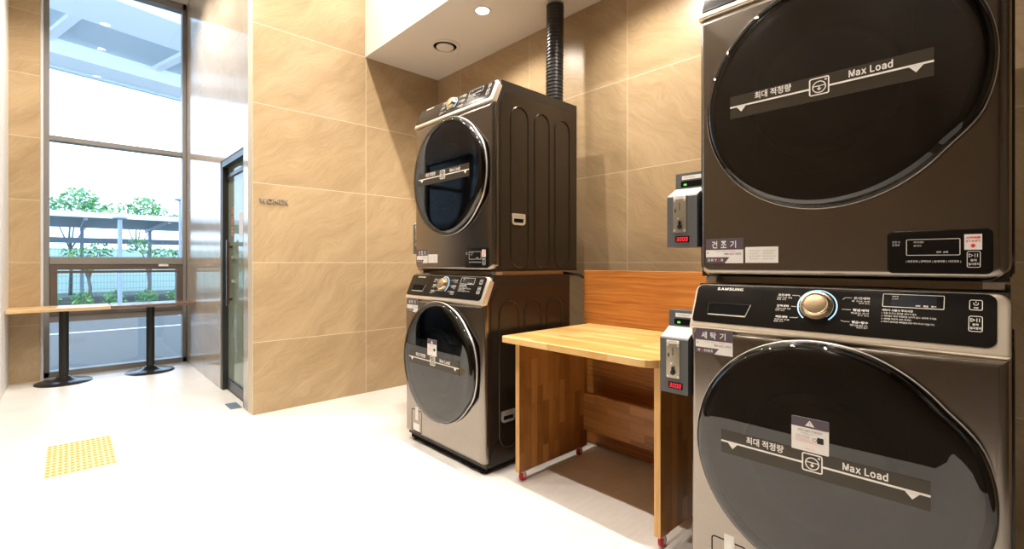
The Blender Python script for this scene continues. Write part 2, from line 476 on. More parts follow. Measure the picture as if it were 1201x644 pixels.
# ---- window_1: tall shopfront window
WX0, WX1 = -.187, XC
win = bpy.data.objects.new('window_1', None); COL.objects.link(win); win.location = (WX0, 6.60, 0); win['kind'] = 'structure'
wf = lambda x0, x1, y0, y1, z0, z1, bm, mi=0: box(bm, x0 - WX0, x1 - WX0, y0 - 6.60, y1 - 6.60, z0, z1, mi, .003, 1)
b = B()
wf(WX0, WX0 + .022, 6.46, 6.64, 0, ZC, b, 1)
wf(WX0 + .022, WX0 + .062, 6.56, 6.68, 0, ZC, b)
wf(WX1 - .040, WX1 - .004, 6.56, 6.68, 0, ZC, b)
wf(WX0 + .022, WX1 - .004, 6.56, 6.68, 4.04, ZC, b)
wf(WX0 + .062, WX1 - .040, 6.56, 6.68, 2.36, 2.41, b)
wf(WX0 + .062, WX1 - .040, 6.545, 6.68, 1.125, 1.20, b)
wf(WX0 + .062, WX1 - .040, 6.56, 6.68, .545, .607, b)
wf(WX0 + .022, WX1 - .004, 6.56, 6.68, 0, .055, b)
obj('window_frame', b, [M_wframe, M_wframe_l], win)
b = B()
x0, x1 = WX0 + .064, WX1 - .042
wf(x0, x0 + .055, 6.55, 6.66, .607, 1.125, b); wf(x1 - .055, x1, 6.55, 6.66, .607, 1.125, b)
wf(x0 + .055, x1 - .055, 6.55, 6.66, 1.07, 1.125, b); wf(x0 + .055, x1 - .055, 6.55, 6.66, .607, .65, b)
box(b, x0 + .03 - WX0, x1 - .03 - WX0, -.052, -.03, 1.035, 1.06, 0, .002, 1)
obj('awning_sash', b, pm('sash_dark_bronze', (.12, .095, .08), .35), win)
b = B(); box(b, .93, 1.02, -.064, -.054, 1.10, 1.125, 0, .002, 1); obj('maker_plate', b, M_whitesoft, win)
b = B(); box(b, .45, .57, -.075, -.055, .655, .67, 0, .003, 1); obj('sash_handle', b, M_satin, win)
for z0, z1 in ((2.41, 4.04), (1.20, 2.36), (.65, 1.07), (.055, .545)):
    b = B(); ins = .055 if z0 == .65 else 0
    box(b, x0 + ins - WX0, x1 - ins - WX0, .018, .024, z0, z1); obj('pane', b, M_glass, win)

# ---- door_1: glass door to the washroom
dr = bpy.data.objects.new('door_1', None); COL.objects.link(dr); dr.location = (XC, D0, 0); dr['kind'] = 'structure'
w = D1 - D0
b = B()
box(b, .006, .075, 0, .035, 0, DZ); box(b, .006, .075, w - .05, w, 0, DZ); box(b, .006, .075, .035, w - .05, DZ - .055, DZ)
box(b, .040, .075, .035, w - .05, 1.90, 1.93)
obj('door_frame', b, M_darkframe, dr)
b = B(); box(b, .052, .062, .036, w - .052, .10, 1.90); obj('door_glass', b, M_doorgl, dr)
b = B(); box(b, .052, .062, .036, w - .052, 1.93, 1.994); obj('transom_glass', b, M_doorgl, dr)
b = B(); box(b, .040, .074, .036, w - .052, .012, .10, 0, .004); obj('bottom_rail', b, M_darkframe, dr)
b = B()
box(b, .012, .030, w - .20, w - .175, .78, 1.32, 1, .004)
box(b, .006, .014, w - .205, w - .170, .76, 1.34, 0, .003)
for z in (.82, 1.28): box(b, .028, .052, w - .195, w - .18, z - .01, z + .01, 0)
obj('pull_handle', b, [M_darkframe, M_wood_d], dr)
for z in (1.19, .98):
    b = B(); box(b, .042, .051, w - .30, w - .20, z - .014, z + .014, 0, .004); obj('glass_clamp', b, M_silver, dr)
fd = lambda a, bb, n: Vector((.0510 - n, -a, bb))
b = B()
for i, ch in enumerate('자동문'): text(b, fd, ch, -(w - .20), 1.56 - i * .09, .075, .0006, 'C', bold=.02)
obj('door_lettering', b, M_orange, dr)
b = B(); plate(b, fd, -(w - .42), -(w - .60), 1.37, 1.56, .004, 0, .0008); obj('notice_sheet', b, M_whitesoft, dr)
b = B(); box(b, -.085, -.005, .02, .20, .0005, .006, 0, .002); obj('floor_plate', b, pm('blue_grey_plate', (.22, .30, .40), .3, .4), dr)

# ------------------------------------------------------------------ laundry machines
W = .785
def side_panel(fr, back, H, sl, parent, mat):
    b = B(); f0, top = .062, H - .062
    pts = [(f0, .045), (back - .012, .045), (back - .012, top), (sl + .045, top), (f0, H - .20)]
    loops(b, fr, [(pts, 0), (pts, .004)])
    return b
def stadium(fr, a0, a1, b0, b1, n=14):
    r = (a1 - a0) / 2; c = (a0 + a1) / 2
    P = [(c + r * math.cos(PI * i / n), b1 - r + r * math.sin(PI * i / n)) for i in range(n + 1)]
    P += [(c - r * math.cos(PI * i / n), b0 + r - r * math.sin(PI * i / n)) for i in range(n + 1)]
    return [fr(a, bb, .0045) for a, bb in P]
def icon_print(b, fr, a, z, s=.05):
    n0, n1 = 0., .0009
    frame2d(b, fr, a - s / 2, a + s / 2, z - s / 2, z + s / 2, .006, .0035, n0, n1)
    arc2d(b, fr, a, z - .002, .0165, .0028, 0, 2 * PI, n0, n1, 30)
    seg2d(b, fr, (a - .0165, z + .001), (a + .0165, z + .001), .0024, n0, n1)
    seg2d(b, fr, (a, z + .001), (a, z - .007), .003, n0, n1)
    poly(b, fr, [(a - .006, z - .006), (a, z - .013), (a + .006, z - .006)], n0, n1)
    arc2d(b, fr, a + s / 2 - .009, z + s / 2 - .009, .0022, .0018, 0, 2 * PI, n0, n1, 10)
def make_door(root, R, cy, cz, zl, washer):
    NA = 120
    def bump(t):
        d = abs((t + PI) % (2 * PI) - PI)
        lim = math.radians(40)
        if d > lim: return 0.
        q = 1 - d / lim
        q = min(1., q / .5)
        return q * q * (3 - 2 * q)
    def ring(rho, x, lift=0., rb=.019):
        out = []
        for i in range(NA):
            t = 2 * PI * i / NA
            bb = bump(t)
            r = R * rho + rb * bb
            out.append(Vector((x - .45 * lift * bb, cy - r * math.cos(t), cz + r * math.sin(t))))
        return out
    def skin(bm, R_, mi=0, cap=False):
        L = [[bm.verts.new(p) for p in r] for r in R_]
        for A, C in zip(L, L[1:]):
            for i in range(NA):
                bm.faces.new((A[i], A[(i + 1) % NA], C[(i + 1) % NA], C[i])).material_index = mi
        if cap: bm.faces.new(L[-1])
    b = B()
    skin(b, [ring(.955, .004), ring(.985, -.001, 0, .0), ring(1.0, -.004, .010), ring(1.003, -.012, .014)], 0)
    skin(b, [ring(1.003, -.012, .014), ring(1.002, -.0155, .016), ring(.997, -.0175, .018)], 1)
    skin(b, [ring(.997, -.0175, .018), ring(.990, -.020, .022)], 0)
    door = obj('door', b, [M_rim, M_silver], root, auto=50)
    # tinted glass: flat centre, rolled edge, thicker grip lip on the right
    b = B()
    rings = [ring(.990, -.020, .022), ring(.984, -.029, .024), ring(.972, -.037, .022), ring(.952, -.0435, .018), ring(.925, -.0475, .012, .012), ring(.89, -.0492, .004, .006),
             ring(.85, -.0497, 0, .001), ring(.77, -.0499, 0, 0), ring(.70, -.0500, 0, 0), ring(.5, -.0502, 0, 0), ring(.3, -.0504, 0, 0), ring(.1, -.0505, 0, 0)]
    skin(b, rings, 0, True)
    obj('door_glass', b, M_doorglass, door, smooth=True)
    # moulded bowl behind the glass
    b = B(); f = fr_front(0.)
    lathe(b, f, -cy, cz, [(R * .93, .004), (R * .86, .020), (R * .80, .022), (R * .66, .022), (R * .62, .014), (R * .56, .012), (R * .54, .034), (R * .50, .036), (R * .46, .034), (R * .42, .010), (.002, .008)], 72)
    obj('door_bowl', b, M_bowl, door, auto=60)
    ff = fr_front(-.0510)
    a0, a1 = -.650, -.137
    b = B(); plate(b, ff, a0, a1, zl - .038, zl + .036, .001, 0, .0006); obj('load_band', b, M_band, door)
    fp = fr_front(-.0516)
    b = B()
    ai = -.392
    seg2d(b, fp, (a0, zl), (ai - .025, zl), .0052, 0, .0006); seg2d(b, fp, (ai + .025, zl), (a1, zl), .0052, 0, .0006)
    for ac in (-.614, -.172): poly(b, fp, [(ac - .0155, zl - .0015), (ac, zl - .0195), (ac + .0155, zl - .0015)], 0, .0006)
    icon_print(b, fp, ai, zl + .004, .052)
    text(b, fp, '최대 적정량', -.572, zl + .0095, .0235, .0008, width=.106, bold=.02)
    sans(b, fp, 'Max Load', -.319, zl + .0085, .020, .0008, width=.099, bold=.035)
    obj('load_lettering', b, M_white, door)
    if washer:
        b = B(); z0, z1, y0, y1 = zl + .034, zl + .130, -.445, -.351
        fs = fr_front(-.0513)
        plate(b, fs, y0, y1, z0, z1, .003, 0, .0008, mi=0)
        f2 = fr_front(-.0521)
        plate(b, f2, y0, y1, z1 - .028, z1, .003, 0, .0004, mi=1)
        ac = (y0 + y1) / 2
        poly(b, f2, [(ac - .012, z1 - .023), (ac + .012, z1 - .023), (ac, z1 - .006)], .0004, .0008, 0)
        text(b, f2, '!', ac, z1 - .021, .010, .0011, 'C', mi=1)
        text(b, f2, '세탁기 사용전 꼭 읽어보기', ac, z1 - .040, .006, .0006, 'C', width=.062, mi=2, bold=.015)
        text(b, f2, '안전을 위해 확인해 주세요', ac, z1 - .046, .003, .0006, 'C', width=.046, mi=2)
        for k, s in enumerate(('세탁물을 넣기 전에 주머니를', '확인하고 문을 꼭 닫아주세요')):
            text(b, f2, s, y0 + .012, z1 - .055 - k * .005, .0038, .0006, width=.034, mi=2)
        for k, s in enumerate(('아이가 들어가지 않도록', '주의하여 주시기 바랍니다')):
            text(b, f2, s, y0 + .012, z1 - .066 - k * .005, .0038, .0006, width=.036 + .016 * k, mi=3)
        arc2d(b, f2, y1 - .035, z1 - .059, .0045, .0016, 0, 2 * PI, 0, .0005, 16, 2)
        plate(b, f2, y1 - .029, y1 - .013, z1 - .067, z1 - .050, .002, 0, .0005, mi=4)
        text(b, f2, '문의', ac, z0 + .006, .0035, .0006, 'C', width=.022, mi=3)
        obj('warning_sticker', b, [M_whitesoft, M_violet, M_inkgrey, M_red, M_black], door, label='white warning sticker with a violet grey heading')
    return door
def name_sticker(root, y0, y1, z0, z1, big, latin, redix):
    """grey and white name sticker: y0 < y1 local, big Korean word on top"""
    a0, a1 = -y1, -y0; h = z1 - z0; w_ = a1 - a0
    f = fr_front(-.0004); f2 = fr_front(-.0012)
    b = B()
    plate(b, f, a0, a1, z0, z1, .0008, 0, .0008, mi=0)
    plate(b, f2, a0, a1, z1 - h * .46, z1, .0008, 0, .0003, mi=1)
    poly(b, f2, [(a0, z0), (a0 + w_ * .52, z0), (a0 + w_ * .64, z0 + h * .24), (a0, z0 + h * .24)], 0, .0003, 1)
    for i, ch in enumerate(big):
        text(b, f2, ch, a0 + w_ * (.24 + .25 * i), z1 - h * .39, h * .29, .0006, 'C', width=w_ * .155, mi=0, bold=.02)
    text(b, f2, '고객센터 상담 안내', a0 + w_ * .26, z0 + h * .455, h * .045, .0006, width=w_ * .32, mi=2)
    text(b, f2, '무료전화', a0 + w_ * .62, z0 + h * .455, h * .05, .0006, width=w_ * .17, mi=3)
    text(b, f2, '080-622 2053', a0 + w_ * .50, z0 + h * .33, h * .08, .0006, width=w_ * .45, mi=2, bold=.01)
    poly(b, f2, [(a0 + w_ * .04, z0 + h * .38), (a0 + w_ * .065, z0 + h * .38), (a0 + w_ * .065, z0 + h * .46), (a0 + w_ * .04, z0 + h * .46)], 0, .0004, 3)
    sans(b, f2, latin, a0 + w_ * .06, z0 + h * .07, h * .10, .0006, width=w_ * .42, mi=0, bold=.03, gap=.32, red=(redix, 3))
    obj('name_sticker', b, [M_whitesoft, M_violet, M_inkgrey, M_red], root, label='grey and white name sticker')
def play_btn(b, fr, ac, bc, w_, h_, l1, l2):
    frame2d(b, fr, ac - w_ / 2, ac + w_ / 2, bc - h_ / 2, bc + h_ / 2, .004, .0012, 0, .0006)
    t = bc + h_ * .24; s = h_ * .11
    for p, q in (((-1.9, 1), (-1.9, -1)), ((-1.9, -1), (-.3, 0)), ((-.3, 0), (-1.9, 1))):
        seg2d(b, fr, (ac + p[0] * s, t + p[1] * s), (ac + q[0] * s, t + q[1] * s), .0011, 0, .0006)
    for k in (.5, 1.5): seg2d(b, fr, (ac + k * s, t - s), (ac + k * s, t + s), .0012, 0, .0006)
    text(b, fr, l1, ac, bc - h_ * .13, h_ * .15, .0008, 'C', bold=.02)
    text(b, fr, l2, ac, bc - h_ * .36, h_ * .15, .0008, 'C', width=w_ * .78, bold=.02)
def make_machine(kind):
    washer = kind == 'washer'
    H = 1.066 if washer else 1.058
    back = .72
    sl = .060 if washer else .050
    zt = H - (.152 if washer else .129)
    if washer:
        root = empty('washing_machine', (1.60, .003, 0), 'dark steel washer right of the wooden table, its warning sticker large in the foreground', 'washing machine', 'front-loading washers')
    else:
        root = empty('tumble_dryer', (1.67, .003, 1.092), 'dark steel dryer stacked on the nearest washer, cut by the top edge of the photo', 'dryer', 'stacked dryers')
    zb = .035 if washer else .0
    # cabinet
    b = B()
    pts = [(.028, zb), (back, zb), (back, H), (sl + .02, H), (.03, zt)]
    loops(b, fr_right(.003), [(pts, 0), (pts, -(W - .006))], cap0=True, cap1=True)
    bmesh.ops.recalc_face_normals(b, faces=b.faces)
    obj('cabinet', b, M_cabinet, root)
    # embossed side panels with three tall stadium beads
    xs = ((.135, .273), (.327, .453), (.505, .642)) if not washer else ((.118, .268), (.312, .452), (.502, .640))
    for fr, s in ((fr_right(.003), 1), (fr_left(W - .003), -1)):
        b = B()
        f0, top = .060, H - .060
        pts = [(f0, zb + .012), (back - .010, zb + .012), (back - .010, top), (sl + .05, top), (f0, top - .07)]
        if s < 0: pts = [(-a, c) for a, c in pts][::-1]
        loops(b, fr, [(pts, 0), (pts, .0035)])
        for a0, a1 in xs:
            if s < 0: a0, a1 = -a1, -a0
            tube(b, stadium(fr, a0, a1, zb + .02 if not washer else .12, H - .125 if not washer else .928), .0045, 6, closed=True)
        obj('side_panel', b, M_side, root, auto=35)
        # recessed carry handle
        hx0, hx1, hz0, hz1 = (.142, .246, .262, .326) if not washer else (.134, .238, .258, .322)
        if s < 0: hx0, hx1 = -hx1, -hx0
        b = B()
        frame2d(b, fr, hx0, hx1, hz0, hz1, (.02, .02, .006, .006), .013, .002, .009, 0, 4)
        plate(b, fr, hx0 + .012, hx1 - .012, hz1 - .028, hz1 - .010, .003, .002, .0075, mi=0)
        plate(b, fr, hx0 + .012, hx1 - .012, hz0 + .010, hz1 - .024, .004, .002, .0045, mi=1)
        obj('carry_handle', b, [M_silver, M_dark], root, auto=40, label='silver recessed carry handle')
    # front panel with rolled edges
    b = B()
    f = fr_front(0.); rb = .045 if not washer else .012
    R4 = (rb, rb, .003, .003)
    base = lambda ins: rr(-W, 0, zb + (.0 if not washer else .022), zt, R4, 6, ins)
    rg = [(base(.004), -.046), (base(0), -.042)]
    for k in range(6):
        t = .5 * PI * k / 5
        rg.append((base(.026 * (1 - math.cos(t))), -.034 + .034 * math.sin(t)))
    loops(b, f, rg)
    obj('front_panel', b, M_steel, root, auto=40)
    # chrome surround and black control panel on the slanted top
    fs = fr_slant(-.004, zt + .001, sl, H)
    L = fs.L
    b = B()
    rt = (.004, .010, .028, .028)
    rg = [(rr(-W, 0, 0, L, rt, 6, .002), -.035)]
    for k in range(5):
        t = .5 * PI * k / 4
        rg.append((rr(-W, 0, 0, L, rt, 6, .008 * (1 - math.cos(t))), -.008 + .008 * math.sin(t)))
    loops(b, fs, rg)
    obj('panel_surround', b, M_chrome, root, auto=40, label='champagne chrome panel surround')
    b = B(); A0, A1, V0, V1 = -W + .009, -.024, .022, L - .0045
    plate(b, fs, A0, A1, V0, V1, (.010, .02, .02, .020), -.004, .003, .002)
    cp = obj('control_panel', b, M_blackgloss, root, auto=40)
    n3 = .0031
    fq = lambda a, v, n: fs(a, v, n + n3)
    vz = lambda z: (z - (zt + .001)) / .151 * L       # height above the panel foot -> along the slope
    zk = zt + .094
    VK = vz(zk)
    b = B()
    sans(b, fq, 'SAMSUNG', -.705, vz(zk + .036), .0095, .0006, width=.086, bold=.04, gap=.13)
    obj('logo_lettering', b, M_white, cp); b = B()
    # course names around the dial
    left = (('표준세탁', '일반 의류 세탁', '표준 코스') , ('강력세탁', '오염이 심한 의류', '강력 코스'), ('찌든세탁', '찌든때 전용', '삶음 코스'))
    right = (('온/건세탁', '울 섬세 의류', '섬세 코스'), ('헹굼세탁', '헹굼만 추가', '추가 코스'), ('헹굼+탈수', '헹굼탈수', '헹굼과 탈수'))
    if not washer:
        left = (('표준건조', '일반 의류 건조', '표준 코스'), ('강력건조', '두꺼운 의류', '강력 코스'), ('섬세의류', '섬세 건조', '저온 코스'))
        right = (('시간건조', '시간 선택', '시간 코스'), ('이불건조', '침구 건조', '침구 코스'), ('송풍건조', '송풍 전용', '송풍 코스'))
    for k, (t1, t2, t3) in enumerate(left):
        v = VK + .034 - k * .036 - .006
        text(b, fq, t1, -.476, v, .0075, .0006, 'R', width=.034, bold=.02)
        text(b, fq, t2, -.470, v - .0075, .0048, .0006, 'R', width=.042)
        text(b, fq, t3, -.486, v - .0135, .0048, .0006, 'R', width=.027)
        seg2d(b, fq, (-.470, v + .004), (-.456 if k == 1 else -.452, v + .004), .001, 0, .0005)
        seg2d(b, fq, (-.452, v + .004), (-.447, v + (-.002 if k == 0 else .004 if k == 1 else .007)), .001, 0, .0005)
    obj('course_lettering', b, M_white, cp); b = B()
    for k, (t1, t2, t3) in enumerate(right):
        v = VK + .034 - k * .036 - .006
        text(b, fq, t1, -.312, v, .0075, .0006, width=.038, bold=.02)
        text(b, fq, t2, -.316, v - .0075, .0048, .0006, width=.042)
        text(b, fq, t3, -.300, v - .0135, .0048, .0006, width=.026)
        seg2d(b, fq, (-.333, v + .004), (-.317, v + .004), .001, 0, .0005)
        seg2d(b, fq, (-.338, v + (-.002 if k == 0 else .004 if k == 1 else .007)), (-.333, v + .004), .001, 0, .0005)
    obj('course_lettering', b, M_white, cp); b = B()
    # display frame, cautions, buttons
    zz = lambda z: vz(z - .914 + zt)

    frame2d(b, fq, -.246, -.119, zz(1.018), zz(1.053), .003, .0014, 0, .0006)
    text(b, fq, '세탁중' if washer else '건조중', -.226, zz(1.044), .0045, .0006, width=.014)
    text(b, fq, '코스선택', -.226, zz(1.038), .0035, .0006, width=.013)
    for k, s in enumerate(('세탁', '헹굼', '탈수')): text(b, fq, s, -.176 + k * .016, zz(1.022), .0045, .0006, width=.010, bold=.02)
    text(b, fq, '세탁기 사용시 주의사항' if washer else '건조기 사용시 주의사항', -.246, zz(1.006), .0068, .0006, width=.066, bold=.015)
    for k, (s, w_) in enumerate((('1. 문을 꼭 닫고 동전을 넣어 주세요.', .074), ('2. 세탁물은 최대 적정량을 넘기지 말고 세탁해 주세요.', .114), ('3. 세제를 적당히 넣어 주세요.', .064), ('4. 작동이 완료되면 세탁물을 바로 꺼내 주시기 바랍니다.', .110))):
        text(b, fq, s, -.246, zz(.999 - k * .0075), .0050, .0006, width=w_)
    obj('caution_lettering', b, M_white, cp); b = B()
    frame2d(b, fq, -.073, -.049, zz(1.021), zz(1.046), .004, .0013, 0, .0006)
    arc2d(b, fq, -.061, zz(1.037), .0042, .0012, -1.2 * PI, .2 * PI, 0, .0006, 14)
    seg2d(b, fq, (-.061, zz(1.038)), (-.061, zz(1.0425)), .0012, 0, .0006)
    text(b, fq, '전원', -.061, zz(1.0245), .0045, .0006, 'C', bold=.02)
    play_btn(b, fq, -.061, zz(.9885), .025, .040, '동작', '일시정지')
    obj('button_symbols', b, M_white, cp)
    b = B(); plate(b, fq, -.2275, -.134, zz(1.0195), zz(1.0515), .001, 0, .0003); obj('display', b, pm('display_blue_black', (.012, .016, .024), .1), cp)
    # dial
    ad = -.401; kq = 1. if washer else .86
    b = B()
    lathe(b, fq, ad, VK, [(q * kq, h) for q, h in ((.0435, -.002), (.0435, .010), (.042, .0125), (.0385, .0135), (.0375, .0165), (.0355, .0225), (.033, .0245), (.029, .0245), (.027, .0235), (.002, .0228))], 48)
    kn = obj('dial_knob', b, M_knob, root, auto=35, label='champagne chrome dial')
    b = B(); lathe(b, fq, ad, VK, [(.0285 * kq, .0236), (.0285 * kq, .0250), (.0275 * kq, .0256), (.002, .0252)], 40); obj('dial_face', b, M_dialface, kn, auto=40)
    b = B(); arc2d(b, fq, ad, VK, .0505 * kq, .0032, math.radians(-50), math.radians(230), 0, .0008, 60)
    obj('dial_light_ring', b, M_ring, root, label='pale blue light ring')
    if washer:
        b = B()
        tr = [(-.724, zz(.962)), (-.600, zz(.962)), (-.588, zz(1.0)), (-.724, zz(1.0))]
        poly(b, fq, tr, 0, .0004, 1)
        seg2d(b, fq, tr[0], tr[1], .004, 0, .002, 0); seg2d(b, fq, tr[1], tr[2], .0018, 0, .002, 0); seg2d(b, fq, tr[2], tr[3], .002, 0, .002, 2); seg2d(b, fq, tr[3], tr[0], .002, 0, .003, 2)
        obj('drawer_handle', b, [M_silver, M_dark, M_black], root, label='black recessed drawer handle with a silver lip')
        b = B(); seg2d(b, fq, (-.555, V0 + .001), (-.555, V1 - .001), .0012, 0, .0003); obj('drawer_seam', b, M_dark, root)
    # door
    if washer: make_door(root, .355, .392, .557, .5635, True)
    else: make_door(root, .352, .392, .564, .567, False)
    if washer:
        name_sticker(root, .634, .760, .829, .912, '세탁기', 'WASHER', 1)
        # service hatch low on the left with two white stickers
        b = B(); frame2d(b, fr_front(0.), -.705, -.590, .075, .215, .012, .004, -.002, .0006); obj('service_hatch', b, M_dark, root)
        b = B(); plate(b, fr_front(0.), -.662, -.628, .150, .235, .001, 0, .001); obj('hatch_tape', b, M_whitesoft, root, label='white tape on the hatch')
        b = B(); plate(b, fr_front(0.), -.684, -.612, .085, .130, .001, 0, .001); obj('hatch_sticker', b, M_whitesoft, root, label='white sticker on the hatch')
        for x, y in ((.06, .05), (.06, W - .05), (back - .06, .05), (back - .06, W - .05)):
            b = B(); lathe(b, fr_top(0.), x, y, [(.022, 0.), (.022, .012), (.012, .014), (.012, .037)], 16, cap0=True); obj('foot', b, M_black, root, auto=40)
        b = B(); poly(b, fr_front(-.0), [(-W + .03, .014), (-.03, .014), (-.03, .056), (-W + .03, .056)], -.06, -.03); obj('under_gap_shade', b, M_dark, root)  # dark strip standing in for the shade in the gap under the washer
    else:
        name_sticker(root, .627, .755, .047, .133, '건조기', 'DRYER', 3)
        b = B(); f = fr_front(-.0004)
        plate(b, f, -.620, -.518, .048, .101, .001, 0, .0008, mi=0)
        f2 = fr_front(-.0012)
        for k in range(4):
            for c, w_ in ((-.608, .036), (-.566, .040)):
                text(b, f2, '사용 방법 안내 문구', c, .086 - k * .009, .0045, .0003, width=w_ - .006 * (k % 2), mi=1)
        obj('guide_sticker', b, [M_whitesoft, M_inkgrey], root, label='small white guide sticker')
        # lower display panel
        b = B(); plate(b, fr_front(0.), -.240, -.031, .019, .134, .014, -.002, .004, .002); dp = obj('coin_display_panel', b, M_blackgloss, root, auto=40)
        wm = lambda g: (lambda a, bb, n: g(-(.031 + (-a - .033) * 1.045), .019 + (bb - .020) * 1.036, n))
        f = wm(fr_front(-.0042))
        b = B()
        frame2d(b, f, -.193, -.090, .067, .109, .003, .0013, 0, .0006)
        text(b, f, '건조기', -.222, .100, .0055, .0006, width=.016); text(b, f, '조작부', -.222, .092, .0055, .0006, width=.016)
        text(b, f, '예약진행중', -.178, .099, .0045, .0006, width=.020); text(b, f, '필터청소', -.178, .090, .0045, .0006, width=.016)
        text(b, f, '건조  송풍', -.134, .073, .0045, .0006, width=.022, bold=.02)
        text(b, f, '| 표준건조 | 강력건조 | 섬세의류 | 시간건조 |', -.193, .048, .0065, .0006, width=.104, bold=.01)
        obj('display_lettering', b, M_white, dp); b = B()
        play_btn(b, f, -.0665, .0565, .024, .040, '동작', '일시정지')
        obj('button_symbols', b, M_white, dp)
        b = B(); plate(b, f, -.083, -.052, .080, .118, .0005, 0, .0008, mi=0)
        f2 = wm(fr_front(-.0051))
        text(b, f2, '시작버튼', -.0675, .1065, .0065, .0003, 'C', width=.026, mi=1, bold=.03)
        sans(b, f2, 'START', -.0675, .0985, .0055, .0003, 'C', width=.026, mi=1, bold=.03, gap=.2)
        poly(b, f2, [(-.0705, .0945), (-.0705, .0905), (-.0735, .0905), (-.0675, .0845), (-.0615, .0905), (-.0645, .0905), (-.0645, .0945)], 0, .0004, 1)
        obj('start_sticker', b, [M_whitesoft, M_red], dp, label='white start sticker with red letters and arrow')
        # stacking kit between the machines
        b = B()
        box(b, .09, back - .10, .030, W - .030, -.024, -.0005, 0)
        obj('stacking_bracket', b, pm('bracket_warm_reflection', (.62, .50, .33), .35, .3), root, label='stacking bracket coloured like the warm reflection in the gap')  # beige carries the warm reflection seen in the gap
        for y in (.012, W - .052):
            b = B(); box(b, .035, .085, y, y + .04, -.022, .0, 0, .003); obj('stacking_clip', b, M_silver, root)
    return root
wash = make_machine('washer')
dry = make_machine('dryer')
index_kids()
FY = 1.931
w2 = copy_tree(wash); w2.location = (1.60, FY, 0)
w2['label'] = 'dark steel washer on the floor left of the wooden table, under the farther dryer'
d2 = copy_tree(dry); d2.location = (1.67, FY, 1.092)
d2['label'] = 'dryer stacked on the farther washer, black corrugated duct rising behind it'

# ------------------------------------------------------------------ coin boxes
SEGS = {'0': 'abcdef', '1': 'bc', '3': 'abcdg'}
def seven(b, fr, ch, a, z, w_, h_, t, sh=.12, mi=0):
    S = {'a': ((0, 1), (1, 1)), 'b': ((1, 1), (1, .5)), 'c': ((1, .5), (1, 0)), 'd': ((0, 0), (1, 0)), 'e': ((0, .5), (0, 0)), 'f': ((0, 1), (0, .5)), 'g': ((0, .5), (1, .5))}
    for s in SEGS[ch]:
        (p0, q0), (p1, q1) = S[s]
        seg2d(b, fr, (a + p0 * w_ + q0 * h_ * sh, z + q0 * h_), (a + p1 * w_ + q1 * h_ * sh, z + q1 * h_), t, 0, .0006, mi)
def coin_box(loc, wd, label, bh=.20):
    """origin at the lower front corner next to the machine; local y grows away from it"""
    r = empty('coin_box', loc, label, 'coin box', 'coin boxes on the machine sides')
    h = bh
    b = B()
    prof = [(0, 0), (.12, 0), (.12, h + .095), (.068, h + .095), (.066, h + .033), (.003, h), (0, h - .003)]
    loops(b, fr_right(0), [(prof, 0), (prof, -wd)])
    bmesh.ops.recalc_face_normals(b, faces=b.faces)
    obj('housing', b, M_coin, r)
    b = B()
    pr = [(.004, h + .0008), (.0655, h + .0335), (.0655, h + .035), (.004, h + .0023)]
    loops(b, fr_right(.0), [(pr, -.001), (pr, -(wd - .001))]); bmesh.ops.recalc_face_normals(b, faces=b.faces)
    obj('sloped_lid', b, M_coinlid, r, label='pale grey sloped lid')
    f = fr_front(0.); a0 = -wd
    pa0, pa1 = a0 + .026, a0 + .078; pz0, pz1 = .055, .192
    b = B(); plate(b, f, pa0, pa1, pz0, pz1, .003, 0, .003, .001)
    for aa in (pa0 + .006, pa1 - .006):
        for z in (pz0 + .007, pz1 - .018): lathe(b, f, aa, z, [(.0042, .003), (.0042, .0045), (.003, .0052)], 10, mi=1)
    plate(b, f, pa0 + .002, pa1 - .002, pz1 - .012, pz1 - .001, .001, .003, .0038, mi=2)
    text(b, f, '동전투입구', (pa0 + pa1) / 2, pz1 - .0095, .006, .0042, 'C', width=.032, mi=3)
    cp = obj('coin_plate', b, [M_plate, M_silver, M_whitesoft, M_inkgrey], r, auto=40)
    ca = (pa0 + pa1) / 2
    b = B(); plate(b, f, ca - .0012, ca + .0012, pz1 - .055, pz1 - .026, .0008, .003, .0034); plate(b, f, pa0 + .007, pa0 + .011, pz1 - .062, pz1 - .048, .001, .003, .0036); obj('coin_slot', b, M_dark, cp)
    b = B(); lathe(b, f, ca + .001, pz0 + .020, [(.009, .003), (.009, .008), (.006, .010)], 16, mi=0)
    seg2d(b, f, (ca + .001, pz0 + .020), (ca + .002, pz0 + .042), .006, .004, .013, 0); lathe(b, f, ca - .006, pz0 + .052, [(.003, .003), (.002, .006)], 10, mi=1)
    obj('return_lever', b, [M_black, M_whitesoft], cp, auto=40)
    b = B(); plate(b, f, a0 + .034, a0 + .088, .018, .041, .001, 0, .0015); dd = obj('price_display', b, M_dark, r)
    b = B(); f2 = fr_front(-.0016)
    for i, ch in enumerate('3000'): seven(b, f2, ch, a0 + .0385 + i * .0120, .0225, .0066, .0135, .0017)
    obj('price_digits', b, M_led, dd, label='red lit digits 3000')
    fb = fr_front(.0675)
    b = B(); plate(b, fb, a0 + .022, -.002, h + .042, h + .064, .004, 0, .002, mi=0); plate(b, fb, a0 + .034, a0 + .046, h + .047, h + .054, .002, .002, .003, mi=1)
    obj('card_slot', b, [M_dark, M_green], r)
    b = B(); plate(b, fb, a0 + .026, -.002, h + .070, h + .085, .001, 0, .0008, mi=0); text(b, fb, '카드투입구', a0 + .034, h + .0735, .007, .0010, width=.045, mi=1)
    obj('slot_label', b, [M_whitesoft, M_inkgrey], r)
    return r
y1 = .003 + W + .004
coin_box((1.600, y1, .667), .108, 'grey coin box beside the nearest washer, in front of the wooden tabletop')
coin_box((1.670, y1, 1.199), .118, 'grey coin box on the left side of the nearest dryer, against the tiled wall', .192)
y2 = FY + W + .004
